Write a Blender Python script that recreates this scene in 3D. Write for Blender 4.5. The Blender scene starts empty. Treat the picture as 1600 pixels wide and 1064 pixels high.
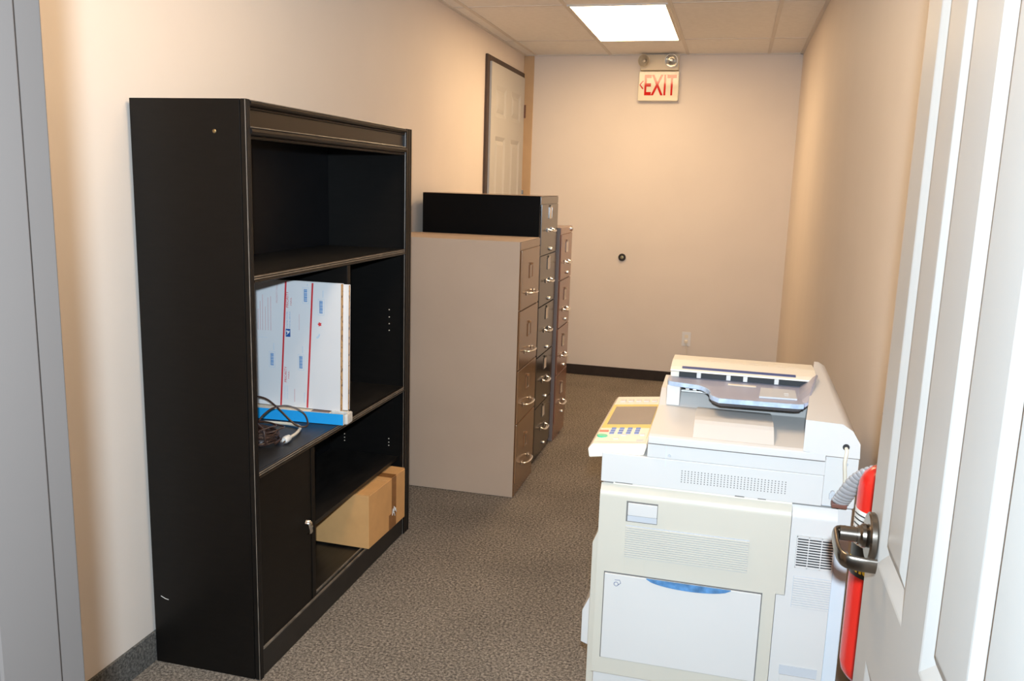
import bpy, bmesh, math, random
from mathutils import Vector, Matrix
random.seed(7)
PI = math.pi
S = bpy.context.scene
COL = S.collection

# ------------------------------------------------------------------ camera
cam_d = bpy.data.cameras.new('camera')
cam_d.sensor_width = 36.0
cam_d.lens = 1323.12 / 1600 * 36.0
cam_d.clip_start = 0.02
cam = bpy.data.objects.new('camera', cam_d)
COL.objects.link(cam)
YAW, PITCH, ROLL = -0.24887896, -0.18302092, 0.03079616
fwd = Vector((math.sin(YAW) * math.cos(PITCH), math.cos(YAW) * math.cos(PITCH), math.sin(PITCH)))
r0 = Vector((math.cos(YAW), -math.sin(YAW), 0))
u0 = r0.cross(fwd)
rgt = r0 * math.cos(ROLL) + u0 * math.sin(ROLL)
upv = -r0 * math.sin(ROLL) + u0 * math.cos(ROLL)
CAMP = Vector((0, 0, 1.6))
cam.matrix_world = Matrix(((rgt.x, upv.x, -fwd.x, CAMP.x), (rgt.y, upv.y, -fwd.y, CAMP.y),
                           (rgt.z, upv.z, -fwd.z, CAMP.z), (0, 0, 0, 1)))
S.camera = cam

# ------------------------------------------------------------------ light and exposure
S.view_settings.view_transform = 'Standard'
S.view_settings.look = 'None'
S.view_settings.gamma = 1.0
S.view_settings.exposure = 0.0
S.cycles.diffuse_bounces = 8
S.cycles.max_bounces = 14
w = bpy.data.worlds.new('world')
S.world = w
w.use_nodes = True
w.node_tree.nodes['Background'].inputs['Color'].default_value = (0.9, 0.85, 0.8, 1)
w.node_tree.nodes['Background'].inputs['Strength'].default_value = 0.02
# the camera's own flash, in its hot shoe just above and behind the lens
fl = bpy.data.lights.new('camera_flash', 'SPOT')
fl.energy = 365
fl.color = (0.70, 0.86, 1.0)
fl.spot_size = math.radians(110)
fl.spot_blend = 0.6
fl.shadow_soft_size = 0.022
flo = bpy.data.objects.new('camera_flash', fl)
COL.objects.link(flo)
flo.matrix_world = cam.matrix_world.copy()
flo.location = CAMP - fwd * 0.10 + upv * 0.11
TROFFER = 17.8            # emission strength of the ceiling diffusers
TROFFER_COL = (1.0, 0.70, 0.40)

# ------------------------------------------------------------------ materials
def srgb(r, g, b):
    f = lambda c: (c / 255) / 12.92 if c / 255 <= 0.04045 else ((c / 255 + 0.055) / 1.055) ** 2.4
    return (f(r), f(g), f(b), 1)

def mat(name, col, rough=0.5, metal=0.0, var=0.05, scale=8.0, bump=0.0, bscale=80.0, spec=0.5, coat=0.0, stretch=None, ior=1.5):
    m = bpy.data.materials.new(name)
    m.use_nodes = True
    nt = m.node_tree
    b = nt.nodes['Principled BSDF']
    b.inputs['Roughness'].default_value = rough
    b.inputs['Metallic'].default_value = metal
    b.inputs['Specular IOR Level'].default_value = spec
    b.inputs['Coat Weight'].default_value = coat
    b.inputs['IOR'].default_value = ior
    tc = nt.nodes.new('ShaderNodeTexCoord')
    src = tc.outputs['Object']
    if stretch:
        mp = nt.nodes.new('ShaderNodeMapping')
        mp.inputs['Scale'].default_value = stretch
        nt.links.new(src, mp.inputs['Vector'])
        src = mp.outputs['Vector']
    n = nt.nodes.new('ShaderNodeTexNoise')
    n.inputs['Scale'].default_value = scale
    n.inputs['Detail'].default_value = 4
    nt.links.new(src, n.inputs['Vector'])
    rp = nt.nodes.new('ShaderNodeValToRGB')
    rp.color_ramp.elements[0].position = 0.3
    rp.color_ramp.elements[1].position = 0.7
    rp.color_ramp.elements[0].color = tuple(max(0, c * (1 - var)) for c in col[:3]) + (1,)
    rp.color_ramp.elements[1].color = tuple(min(1, c * (1 + var)) for c in col[:3]) + (1,)
    nt.links.new(n.outputs['Fac'], rp.inputs['Fac'])
    nt.links.new(rp.outputs['Color'], b.inputs['Base Color'])
    if bump:
        n2 = nt.nodes.new('ShaderNodeTexNoise')
        n2.inputs['Scale'].default_value = bscale
        n2.inputs['Detail'].default_value = 3
        nt.links.new(tc.outputs['Object'], n2.inputs['Vector'])
        bp = nt.nodes.new('ShaderNodeBump')
        bp.inputs['Strength'].default_value = bump
        bp.inputs['Distance'].default_value = 0.002
        nt.links.new(n2.outputs['Fac'], bp.inputs['Height'])
        nt.links.new(bp.outputs['Normal'], b.inputs['Normal'])
    return m

M = {}
M['wall'] = mat('wall_paint', (0.71, 0.635, 0.565, 1), 0.6, var=0.02, scale=2.5, bump=0.05, bscale=220, spec=0.3)
M['ceil'] = mat('ceiling_tile', (0.80, 0.78, 0.75, 1), 0.9, var=0.03, scale=30, bump=0.15, bscale=300, spec=0.2)
M['grid'] = mat('ceiling_grid_metal', (0.64, 0.60, 0.55, 1), 0.5, var=0.02)
M['corner'] = mat('tan_corner_strip', (0.55, 0.37, 0.21, 1), 0.6, var=0.04, spec=0.3)
M['doorw'] = mat('white_door_paint', (0.47, 0.455, 0.43, 1), 0.45, var=0.015, scale=3, bump=0.04, bscale=60)
M['jamb'] = mat('grey_jamb_paint', (0.073, 0.060, 0.053, 1), 0.5, var=0.02, scale=3, spec=0.2)
M['casing'] = mat('brown_casing', (0.055, 0.030, 0.017, 1), 0.5, var=0.15, scale=20)
M['basek'] = mat('dark_vinyl_base', (0.030, 0.020, 0.014, 1), 0.6, var=0.15, scale=20, spec=0.3)
M['black'] = mat('black_wood', (0.0047, 0.0039, 0.0033, 1), 0.45, var=0.2, scale=14, stretch=(1, 1, 6), spec=0.25)
M['blackin'] = mat('black_laminate', (0.0045, 0.0046, 0.0058, 1), 0.5, var=0.2, scale=10, spec=0.3)
M['blackdust'] = mat('dusty_black_laminate', (0.012, 0.0105, 0.0095, 1), 0.40, var=0.5, scale=9, stretch=(6, 1, 1), spec=0.5)
M['blacktrim'] = mat('black_brown_moulding', (0.008, 0.0053, 0.0038, 1), 0.30, var=0.2, scale=14, spec=0.45)
M['tan'] = mat('tan_enamel', (0.25, 0.135, 0.065, 1), 0.16, var=0.03, scale=3, ior=2.6)  # front copy of the cabinet paint, browned in colour for its reflections
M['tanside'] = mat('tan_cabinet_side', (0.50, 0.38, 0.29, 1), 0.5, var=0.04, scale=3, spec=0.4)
M['blkfront'] = mat('black_front_enamel', (0.022, 0.014, 0.010, 1), 0.16, var=0.1, scale=4, ior=2.6)  # black front paint with warm reflections mixed into the colour
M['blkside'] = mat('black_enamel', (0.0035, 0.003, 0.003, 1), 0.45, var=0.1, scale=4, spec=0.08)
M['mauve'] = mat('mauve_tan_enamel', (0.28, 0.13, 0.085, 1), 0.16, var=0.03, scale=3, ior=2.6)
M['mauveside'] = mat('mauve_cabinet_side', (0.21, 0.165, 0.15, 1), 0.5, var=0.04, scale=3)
M['chrome'] = mat('chrome', (0.75, 0.74, 0.72, 1), 0.16, 1.0, var=0.02)
M['nickel'] = mat('satin_nickel', (0.22, 0.19, 0.16, 1), 0.27, 1.0, var=0.05, scale=40)
M['card_label'] = mat('label_card', (0.72, 0.62, 0.50, 1), 0.6, var=0.06, scale=40)
M['cream'] = mat('cream_plastic', (0.56, 0.515, 0.43, 1), 0.42, var=0.015, scale=4)
M['white'] = mat('white_plastic', (0.61, 0.582, 0.55, 1), 0.42, var=0.012, scale=4)
M['ivory'] = mat('aged_ivory_plastic', (0.78, 0.71, 0.59, 1), 0.45, var=0.02, scale=4)
M['greyp'] = mat('grey_plastic', (0.50, 0.51, 0.53, 1), 0.45, var=0.03)
M['bluegrey'] = mat('pale_bluegrey_plastic', (0.60, 0.63, 0.66, 1), 0.45, var=0.02)
M['dark'] = mat('dark_void', (0.012, 0.012, 0.014, 1), 0.6, var=0.1)
M['seam'] = mat('seam_grey', (0.16, 0.15, 0.14, 1), 0.7, var=0.1)
M['traygrey'] = mat('blue_grey_tray', (0.33, 0.33, 0.41, 1), 0.38, var=0.03)
M['trayrim'] = mat('blue_tray_rim', (0.40, 0.50, 0.66, 1), 0.22, var=0.2, scale=50, spec=0.6)
M['traydark'] = mat('tray_dark_underside', (0.10, 0.10, 0.115, 1), 0.45, var=0.05)
M['stile'] = mat('black_stile', (0.005, 0.0044, 0.0042, 1), 0.32, var=0.2, scale=14, spec=0.4)
M['wornglint'] = mat('worn_edge_glint', (0.15, 0.125, 0.10, 1), 0.35, var=0.35, scale=25, spec=0.5)  # pale wear tone that also paints highlight lines on bookcase edges
M['navy'] = mat('navy_strip', (0.06, 0.08, 0.20, 1), 0.4, var=0.05)
M['bluehandle'] = mat('translucent_blue_plastic', (0.09, 0.22, 0.42, 1), 0.2, var=0.35, scale=45, spec=0.7)
M['yellow'] = mat('yellow_bezel', (0.70, 0.53, 0.15, 1), 0.5, var=0.05)
M['screen'] = mat('lcd_screen', (0.24, 0.20, 0.17, 1), 0.16, var=0.03)
M['keyblue'] = mat('blue_keys', (0.12, 0.20, 0.45, 1), 0.5, var=0.08)
M['keygreen'] = mat('green_key', (0.03, 0.50, 0.28, 1), 0.4, var=0.05)
M['keyred'] = mat('red_key', (0.75, 0.17, 0.10, 1), 0.4, var=0.05)
M['red'] = mat('red_enamel', (0.62, 0.02, 0.012, 1), 0.22, var=0.04, spec=0.6)
M['exitred'] = mat('exit_red', (0.55, 0.012, 0.006, 1), 0.07, var=0.03, spec=0.45)
M['exitface'] = mat('exit_sign_face', (0.80, 0.74, 0.58, 1), 0.07, var=0.015, spec=0.25)
M['exitbody'] = mat('exit_sign_housing', (0.68, 0.58, 0.42, 1), 0.45, var=0.02)
M['blacktag'] = mat('black_label', (0.012, 0.012, 0.012, 1), 0.35, var=0.05)
M['tagwhite'] = mat('label_white', (0.70, 0.69, 0.66, 1), 0.4, var=0.05, scale=60)
M['tagyellow'] = mat('label_yellow', (0.80, 0.55, 0.03, 1), 0.4, var=0.05)
M['mailwhite'] = mat('white_coated_card', (0.74, 0.74, 0.75, 1), 0.5, var=0.012, scale=6)
M['mailred'] = mat('print_red', (0.60, 0.04, 0.05, 1), 0.5, var=0.04)
M['mailpink'] = mat('print_faded_red', (0.62, 0.38, 0.40, 1), 0.5, var=0.04)
M['mailblue'] = mat('print_blue', (0.17, 0.33, 0.60, 1), 0.5, var=0.04)
M['maillight'] = mat('print_light_blue', (0.50, 0.62, 0.74, 1), 0.5, var=0.04)
M['logoblue'] = mat('print_deep_blue', (0.02, 0.10, 0.34, 1), 0.5, var=0.04)
M['cyan'] = mat('cyan_card', (0.015, 0.36, 0.83, 1), 0.45, var=0.02)
M['kraft'] = mat('kraft_cardboard', (0.68, 0.375, 0.15, 1), 0.75, var=0.06, scale=12, spec=0.2)
M['tape'] = mat('brown_packing_tape', (0.30, 0.13, 0.04, 1), 0.22, var=0.12, scale=30, spec=0.6)
M['brownwire'] = mat('brown_wire', (0.045, 0.022, 0.016, 1), 0.4, var=0.15, scale=40)
M['ivorywire'] = mat('ivory_wire', (0.68, 0.62, 0.50, 1), 0.45, var=0.05)
M['clear'] = mat('frosted_wrap', (0.72, 0.70, 0.66, 1), 0.18, var=0.12, scale=40, spec=0.6)
M['rubber'] = mat('black_rubber', (0.018, 0.013, 0.010, 1), 0.6, var=0.1)
M['ribbed'] = mat('grey_ribbed_cable', (0.34, 0.33, 0.33, 1), 0.4, var=0.06, scale=60)
M['reflector'] = mat('lamp_reflector', (0.80, 0.78, 0.74, 1), 0.12, 1.0, var=0.06, scale=40)
M['brass'] = mat('dull_brass', (0.42, 0.32, 0.17, 1), 0.4, 1.0, var=0.1)
M['hinge'] = mat('bronze_hinge', (0.13, 0.055, 0.03, 1), 0.35, 0.6, var=0.1)

def glass_mat(name):
    m = bpy.data.materials.new(name); m.use_nodes = True
    b = m.node_tree.nodes['Principled BSDF']
    b.inputs['Transmission Weight'].default_value = 1.0
    b.inputs['Roughness'].default_value = 0.05
    b.inputs['Base Color'].default_value = (0.95, 0.95, 0.95, 1)
    return m
M['glass'] = glass_mat('clear_lens')

def carpet_mat(name, c0, c1, c2):
    m = bpy.data.materials.new(name); m.use_nodes = True
    nt = m.node_tree; b = nt.nodes['Principled BSDF']
    b.inputs['Roughness'].default_value = 0.95
    b.inputs['Specular IOR Level'].default_value = 0.1
    tc = nt.nodes.new('ShaderNodeTexCoord')
    n1 = nt.nodes.new('ShaderNodeTexNoise'); n1.inputs['Scale'].default_value = 105; n1.inputs['Detail'].default_value = 5; n1.inputs['Roughness'].default_value = 0.8
    n2 = nt.nodes.new('ShaderNodeTexNoise'); n2.inputs['Scale'].default_value = 2.2; n2.inputs['Detail'].default_value = 3
    for n in (n1, n2): nt.links.new(tc.outputs['Object'], n.inputs['Vector'])
    rp = nt.nodes.new('ShaderNodeValToRGB')
    e = rp.color_ramp.elements
    e[0].position = 0.39; e[0].color = c0
    e[1].position = 0.62; e[1].color = c2
    x = e.new(0.5); x.color = c1
    nt.links.new(n1.outputs['Fac'], rp.inputs['Fac'])
    mr = nt.nodes.new('ShaderNodeMapRange')
    mr.inputs['From Min'].default_value = 0.3; mr.inputs['From Max'].default_value = 0.7
    mr.inputs['To Min'].default_value = 0.86; mr.inputs['To Max'].default_value = 1.12
    nt.links.new(n2.outputs['Fac'], mr.inputs['Value'])
    vm = nt.nodes.new('ShaderNodeVectorMath'); vm.operation = 'SCALE'
    nt.links.new(rp.outputs['Color'], vm.inputs[0]); nt.links.new(mr.outputs['Result'], vm.inputs['Scale'])
    nt.links.new(vm.outputs['Vector'], b.inputs['Base Color'])
    bp = nt.nodes.new('ShaderNodeBump'); bp.inputs['Strength'].default_value = 0.35; bp.inputs['Distance'].default_value = 0.004
    nt.links.new(n1.outputs['Fac'], bp.inputs['Height']); nt.links.new(bp.outputs['Normal'], b.inputs['Normal'])
    return m
M['carpet'] = carpet_mat('grey_brown_carpet', (0.070, 0.060, 0.051, 1), (0.195, 0.168, 0.140, 1), (0.40, 0.35, 0.29, 1))
M['carpetbase'] = carpet_mat('carpet_cove_base', (0.05, 0.05, 0.046, 1), (0.105, 0.10, 0.092, 1), (0.19, 0.18, 0.165, 1))

def corr_mat():
    m = bpy.data.materials.new('corrugated_edge'); m.use_nodes = True
    nt = m.node_tree; b = nt.nodes['Principled BSDF']; b.inputs['Roughness'].default_value = 0.8
    tc = nt.nodes.new('ShaderNodeTexCoord')
    n = nt.nodes.new('ShaderNodeTexNoise'); n.noise_dimensions = '3D'; n.inputs['Scale'].default_value = 70; n.inputs['Detail'].default_value = 2
    nt.links.new(tc.outputs['Object'], n.inputs['Vector'])
    rp = nt.nodes.new('ShaderNodeValToRGB')
    rp.color_ramp.elements[0].position = 0.38; rp.color_ramp.elements[0].color = (0.10, 0.05, 0.02, 1)
    rp.color_ramp.elements[1].position = 0.46; rp.color_ramp.elements[1].color = (0.50, 0.30, 0.13, 1)
    nt.links.new(n.outputs['Fac'], rp.inputs['Fac']); nt.links.new(rp.outputs['Color'], b.inputs['Base Color'])
    return m
M['corr'] = corr_mat()

def emit_mat(name, col, strength):
    m = bpy.data.materials.new(name); m.use_nodes = True
    nt = m.node_tree; b = nt.nodes['Principled BSDF']
    b.inputs['Base Color'].default_value = (0.8, 0.8, 0.8, 1)
    b.inputs['Emission Color'].default_value = col + (1,)
    b.inputs['Emission Strength'].default_value = strength
    return m
M['diffuser'] = emit_mat('lit_diffuser', TROFFER_COL, TROFFER)
M['diffuser_dim'] = emit_mat('lit_diffuser_weaker', TROFFER_COL, TROFFER * 0.66)  # for the unseen, inferred panel; dimmed to suit the near walls' brightness

# ------------------------------------------------------------------ mesh helpers
class MB:
    """collects shapes (world coordinates) into one mesh"""
    def __init__(s): s.bm = bmesh.new()
    def _merge(s, b2, mi=0, mtx=None):
        if mtx is not None: bmesh.ops.transform(b2, matrix=mtx, verts=b2.verts)
        for f in b2.faces: f.material_index = mi
        me = bpy.data.meshes.new('tmp'); b2.to_mesh(me); b2.free()
        s.bm.from_mesh(me); bpy.data.meshes.remove(me)
    def box(s, x0, x1, y0, y1, z0, z1, bev=0.0, mi=0, seg=2, mtx=None):
        b = bmesh.new()
        v = [b.verts.new((x, y, z)) for x in (x0, x1) for y in (y0, y1) for z in (z0, z1)]
        for q in ((0, 1, 3, 2), (4, 6, 7, 5), (0, 4, 5, 1), (2, 3, 7, 6), (0, 2, 6, 4), (1, 5, 7, 3)):
            b.faces.new([v[i] for i in q])
        if bev > 0:
            bmesh.ops.bevel(b, geom=b.edges[:], offset=min(bev, 0.49 * min(x1 - x0, y1 - y0, z1 - z0)), segments=seg, affect='EDGES', profile=0.5)
        bmesh.ops.recalc_face_normals(b, faces=b.faces[:])
        s._merge(b, mi, mtx); return s
    def prism(s, pts, axis, a0, a1, mi=0, bev=0.0, mtx=None):
        b = bmesh.new()
        def P(p, a):
            return (a, p[0], p[1]) if axis == 'x' else (p[0], a, p[1]) if axis == 'y' else (p[0], p[1], a)
        lo = [b.verts.new(P(p, a0)) for p in pts]; hi = [b.verts.new(P(p, a1)) for p in pts]
        b.faces.new(lo); b.faces.new(hi[::-1])
        n = len(pts)
        for i in range(n): b.faces.new((lo[i], hi[i], hi[(i + 1) % n], lo[(i + 1) % n]))
        bmesh.ops.recalc_face_normals(b, faces=b.faces[:])
        if bev > 0: bmesh.ops.bevel(b, geom=b.edges[:], offset=bev, segments=2, affect='EDGES', profile=0.5)
        s._merge(b, mi, mtx); return s
    def loft(s, ring0, ring1, mi=0):
        b = bmesh.new()
        lo = [b.verts.new(p) for p in ring0]; hi = [b.verts.new(p) for p in ring1]
        b.faces.new(lo); b.faces.new(hi[::-1]); n = len(lo)
        for i in range(n): b.faces.new((lo[i], hi[i], hi[(i + 1) % n], lo[(i + 1) % n]))
        bmesh.ops.recalc_face_normals(b, faces=b.faces[:])
        s._merge(b, mi); return s
    def tube(s, pts, r, n=8, mi=0, flat=None, up=None):
        pts = [Vector(p) for p in pts]; b = bmesh.new(); rings = []
        prev = Vector(up) if up else None
        for i, p in enumerate(pts):
            t = (pts[min(i + 1, len(pts) - 1)] - pts[max(i - 1, 0)]).normalized()
            if prev is None: prev = t.orthogonal()
            a = (prev - t * prev.dot(t))
            a = a.normalized() if a.length > 1e-6 else t.orthogonal().normalized()
            c = t.cross(a); prev = a
            rr = r[i] if isinstance(r, (list, tuple)) else r
            ra, rc = (rr, rr) if flat is None else (rr * flat, rr)
            rings.append([b.verts.new(p + a * (ra * math.cos(k * 2 * PI / n)) + c * (rc * math.sin(k * 2 * PI / n))) for k in range(n)])
        for i in range(len(rings) - 1):
            for k in range(n):
                b.faces.new((rings[i][k], rings[i][(k + 1) % n], rings[i + 1][(k + 1) % n], rings[i + 1][k]))
        b.faces.new(rings[0][::-1]); b.faces.new(rings[-1])
        bmesh.ops.recalc_face_normals(b, faces=b.faces[:])
        s._merge(b, mi); return s
    def lathe(s, prof, origin, axis='z', n=32, mi=0):
        """prof: (radius, height along axis)"""
        b = bmesh.new(); rings = []; o = Vector(origin)
        for r, h in prof:
            ring = []
            for k in range(n):
                c, d = r * math.cos(2 * PI * k / n), r * math.sin(2 * PI * k / n)
                v = (c, d, h) if axis == 'z' else (h, c, d) if axis == 'x' else (c, h, d)
                ring.append(b.verts.new(o + Vector(v)))
            rings.append(ring)
        for i in range(len(rings) - 1):
            for k in range(n):
                b.faces.new((rings[i][k], rings[i][(k + 1) % n], rings[i + 1][(k + 1) % n], rings[i + 1][k]))
        b.faces.new(rings[0][::-1]); b.faces.new(rings[-1])
        bmesh.ops.remove_doubles(b, verts=b.verts[:], dist=1e-6)
        bmesh.ops.recalc_face_normals(b, faces=b.faces[:])
        s._merge(b, mi); return s
    def quad(s, a, b_, c, d, mi=0):
        f = s.bm.faces.new([s.bm.verts.new(p) for p in (a, b_, c, d)]); f.material_index = mi; return s

def wpos(o):
    p = Vector((0, 0, 0))
    while o is not None:
        p += o.location; o = o.parent
    return p

def obj(name, mb, mats, parent=None, loc=None, smooth=True, rotz=0.0):
    """links a mesh; geometry is given in world coordinates and stored relative to its origin"""
    bm = mb.bm
    base = wpos(parent) if parent else Vector(loc or (0, 0, 0))
    bmesh.ops.translate(bm, verts=bm.verts, vec=-base)
    me = bpy.data.meshes.new(name); bm.to_mesh(me); bm.free()
    for m in (mats if isinstance(mats, (list, tuple)) else [mats]): me.materials.append(m)
    if smooth:
        me.shade_smooth(); me.set_sharp_from_angle(angle=math.radians(35))
    o = bpy.data.objects.new(name, me); COL.objects.link(o)
    if smooth:
        wn = o.modifiers.new('weighted_normals', 'WEIGHTED_NORMAL'); wn.keep_sharp = True
    if parent: o.parent = parent
    else: o.location = base
    return o

def tag(o, label, cat, group=None):
    o['label'] = label; o['category'] = cat
    if group: o['group'] = group
    return o
def thing(name, label, cat, loc, group=None):
    o = bpy.data.objects.new(name, None); COL.objects.link(o); o.location = loc
    o.empty_display_size = 0.1
    return tag(o, label, cat, group)
def struct(name, mb, mats, smooth=False):
    o = obj(name, mb, mats, smooth=smooth); o['kind'] = 'structure'; return o

def text_mb(txt, size, mtx, depth=0.0006, bold=0.0, sx=1.0, align='CENTER', mb=None):
    cu = bpy.data.curves.new('txt', 'FONT')
    cu.body = txt; cu.size = size; cu.extrude = depth; cu.offset = bold
    cu.align_x = align; cu.align_y = 'CENTER'; cu.resolution_u = 3
    o = bpy.data.objects.new('txt', cu); COL.objects.link(o)
    dg = bpy.context.evaluated_depsgraph_get(); dg.update()
    me = bpy.data.meshes.new_from_object(o.evaluated_get(dg))
    b = bmesh.new(); b.from_mesh(me)
    bpy.data.objects.remove(o); bpy.data.curves.remove(cu); bpy.data.meshes.remove(me)
    bmesh.ops.transform(b, matrix=mtx @ Matrix.Diagonal((sx, 1, 1, 1)), verts=b.verts)
    mb = mb or MB()
    mb._merge(b); return mb
def basis(o, x, y):
    """matrix whose local x, y map to given world directions, at origin o"""
    x = Vector(x).normalized(); y = Vector(y).normalized(); z = x.cross(y)
    return Matrix(((x.x, y.x, z.x, o[0]), (x.y, y.y, z.y, o[1]), (x.z, y.z, z.z, o[2]), (0, 0, 0, 1)))
def bez(pts, n=10):
    """Catmull-Rom through points"""
    P = [Vector(p) for p in pts]; P = [P[0] * 2 - P[1]] + P + [P[-1] * 2 - P[-2]]; out = []
    for i in range(1, len(P) - 2):
        for k in range(n):
            t = k / n; a, b, c, d = P[i - 1], P[i], P[i + 1], P[i + 2]
            out.append(0.5 * ((2 * b) + (c - a) * t + (2 * a - 5 * b + 4 * c - d) * t * t + (3 * b - a - 3 * c + d) * t ** 3))
    out.append(P[-2]); return out

# ------------------------------------------------------------------ room shell
XL, XR, YB, ZC = -1.762, 0.422, 7.07, 2.642     # left wall, right wall, back wall, ceiling
YF, YH = 0.655, 0.530                             # room face and hall face of the doorway wall
DX0, DX1 = -0.607, 0.326                          # door opening
DZ = 2.10
HX0, HX1, HY = -2.3, 1.6, -1.5
struct('floor', MB().box(HX0 - .1, HX1 + .1, HY - .1, YB + .12, -0.06, 0), M['carpet'])
struct('ceiling', MB().box(HX0 - .1, HX1 + .1, HY - .1, YB + .12, ZC, ZC + 0.06), M['ceil'])
struct('wall_left', MB().box(XL - .12, XL, YF, YB + .12, 0, ZC), M['wall'])
struct('wall_right', MB().box(XR, XR + .12, YF, YB + .12, 0, ZC), M['wall'])
struct('wall_back', MB().box(XL, XR, YB, YB + .12, 0, ZC), M['wall'])
struct('wall_front', MB().box(HX0, DX0 - .02, YH, YF, 0, ZC).box(DX1 + .02, HX1, YH, YF, 0, ZC).box(DX0 - .02, DX1 + .02, YH, YF, DZ + .02, ZC), M['wall'])
struct('wall_hall', MB().box(HX0 - .1, HX0, HY, YF, 0, ZC).box(HX1, HX1 + .1, HY, YF, 0, ZC).box(HX0 - .1, HX1 + .1, HY - .1, HY, 0, ZC), M['wall'])
# grey door frame: jambs, head and stops
mb = MB()
mb.box(DX0 - .02, DX0, YH - .012, YF + .004, 0, DZ, .002).box(DX1, DX1 + .02, YH - .012, YF + .004, 0, DZ, .002).box(DX0 - .02, DX1 + .02, YH - .012, YF + .004, DZ, DZ + .02, .002)
mb.box(DX0, DX0 + .012, YH + .02, YF - .038, 0, DZ, .002).box(DX0 + .012, DX1 - .012, YH + .02, YF - .038, DZ - .012, DZ, .002).box(DX1 - .012, DX1, YH + .02, YF - .038, 0, DZ, .002)
for sx, x in ((-1, DX0 - .02), (1, DX1 + .02)):
    a, b = sorted((x, x + sx * .055)); 
    mb.box(a, b, YH - .012, YH, 0, DZ + .075, .003)
    if sx < 0: mb.box(a, b, YF, YF + .004, 0, DZ + .075, .001)
struct('trim_1', mb, M['jamb'])
# ceiling grid and wall angle
mb = MB()
for x in (-1.66, -1.05, -0.44, 0.17):
    mb.box(x - .012, x + .012, YF, YB, ZC - .004, ZC)
for y in (1.50, 2.72, 3.94, 5.16, 6.38):
    mb.box(XL, XR, y - .010, y + .010, ZC - .003, ZC)
mb.box(XL, XL + .022, YF, YB, ZC - .006, ZC).box(XR - .022, XR, YF, YB, ZC - .006, ZC).box(XL, XR, YB - .022, YB, ZC - .006, ZC)
struct('trim_2', mb, M['grid'])
# tan-coloured strip filling the far left corner, nature unknown
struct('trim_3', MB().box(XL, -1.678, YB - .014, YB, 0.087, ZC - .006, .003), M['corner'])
# skirtings
struct('baseboard_back', MB().box(-1.678, XR - .008, YB - .008, YB, 0, .087, .003), M['basek'])
struct('baseboard_right', MB().box(XR - .008, XR, YF + .03, YB, 0, .087, .003), M['basek'])
struct('baseboard_left', MB().box(XL, XL + .010, YF + .01, 5.92, 0, .105, .003), M['carpetbase'])

# ------------------------------------------------------------------ panelled doors
def panel_face(mb, L, Hh, panels, place, mi=0):
    """one moulded door face; place(u, v, d) -> world, d = depth into the door"""
    us = sorted({0.0, L} | {p[0] for p in panels} | {p[1] for p in panels})
    vs = sorted({0.0, Hh} | {p[2] for p in panels} | {p[3] for p in panels})
    for i in range(len(us) - 1):
        for j in range(len(vs) - 1):
            u0, u1, v0, v1 = us[i], us[i + 1], vs[j], vs[j + 1]
            if any(p[0] <= u0 and u1 <= p[1] and p[2] <= v0 and v1 <= p[3] for p in panels): continue
            mb.quad(place(u0, v0, 0), place(u1, v0, 0), place(u1, v1, 0), place(u0, v1, 0), mi)
    prof = [(0, 0), (.004, .001), (.032, .0120), (.060, .002), (.064, .0015)]
    for (u0, u1, v0, v1) in panels:
        ring = lambda o, d: [place(u0 + o, v0 + o, d), place(u1 - o, v0 + o, d), place(u1 - o, v1 - o, d), place(u0 + o, v1 - o, d)]
        for (o0, d0), (o1, d1) in zip(prof, prof[1:]):
            a, b = ring(o0, d0), ring(o1, d1)
            for k in range(4): mb.quad(a[k], a[(k + 1) % 4], b[(k + 1) % 4], b[k], mi)
        mb.quad(*ring(*prof[-1]), mi=mi)
def door_leaf(L, Hh, T, panels, place):
    mb = MB()
    panel_face(mb, L, Hh, panels, lambda u, v, d: place(u, v, d))
    panel_face(mb, L, Hh, panels, lambda u, v, d: place(u, v, T - d))
    for (a, b) in (((0, 0), (L, 0)), ((L, 0), (L, Hh)), ((L, Hh), (0, Hh)), ((0, Hh), (0, 0))):
        mb.quad(place(a[0], a[1], 0), place(b[0], b[1], 0), place(b[0], b[1], T), place(a[0], a[1], T))
    bmesh.ops.remove_doubles(mb.bm, verts=mb.bm.verts[:], dist=1e-5)
    bmesh.ops.recalc_face_normals(mb.bm, faces=mb.bm.faces[:])
    return mb

# the open white door beside the copier
dr = bpy.data.objects.new('door_1', None); COL.objects.link(dr); dr.location = (0.304, 0.69, 0.008)
dr['kind'] = 'structure'
FX, FY = 0.287, 1.602
pl1 = [(.100, .325, .96, 1.96), (.462 - .012, .705, .96, 1.96), (.100, .325, .22, .775), (.450, .705, .22, .775)]
obj('door_leaf', door_leaf(.912, 2.08, .035, pl1, lambda u, v, d: (FX + d, FY - u, .008 + v)), M['doorw'], dr, smooth=False)
# lever set on the hall face
LY, LZ = 1.545, 1.000
lv = obj('door_handle', MB().lathe([(.001, 0), (.040, 0), (.043, -.003), (.043, -.011), (.040, -.014), (.001, -.014)], (FX, LY, LZ), 'x', 40)
         .lathe([(.020, -.0142), (.0215, -.017), (.0205, -.023), (.0165, -.027), (.0165, -.031), (.001, -.031)], (FX, LY, LZ), 'x', 32), M['nickel'], dr)
mb = MB()
xs = FX - .070
mb.tube([(FX - .028, LY, LZ), (FX - .060, LY, LZ)], .0135, 20)
path = bez([(FX - .050, LY + .004, LZ), (xs + .004, LY - .004, LZ), (xs, LY - .03, LZ - .001), (xs, LY - .085, LZ - .004),
            (xs + .008, LY - .108, LZ - .006), (xs + .030, LY - .114, LZ - .007), (xs + .056, LY - .114, LZ - .008)], 8)
mb.tube(path, .0135, 16, flat=.42, up=(0, 1, 0.0))
obj('lever', mb, M['nickel'], lv)
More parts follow.
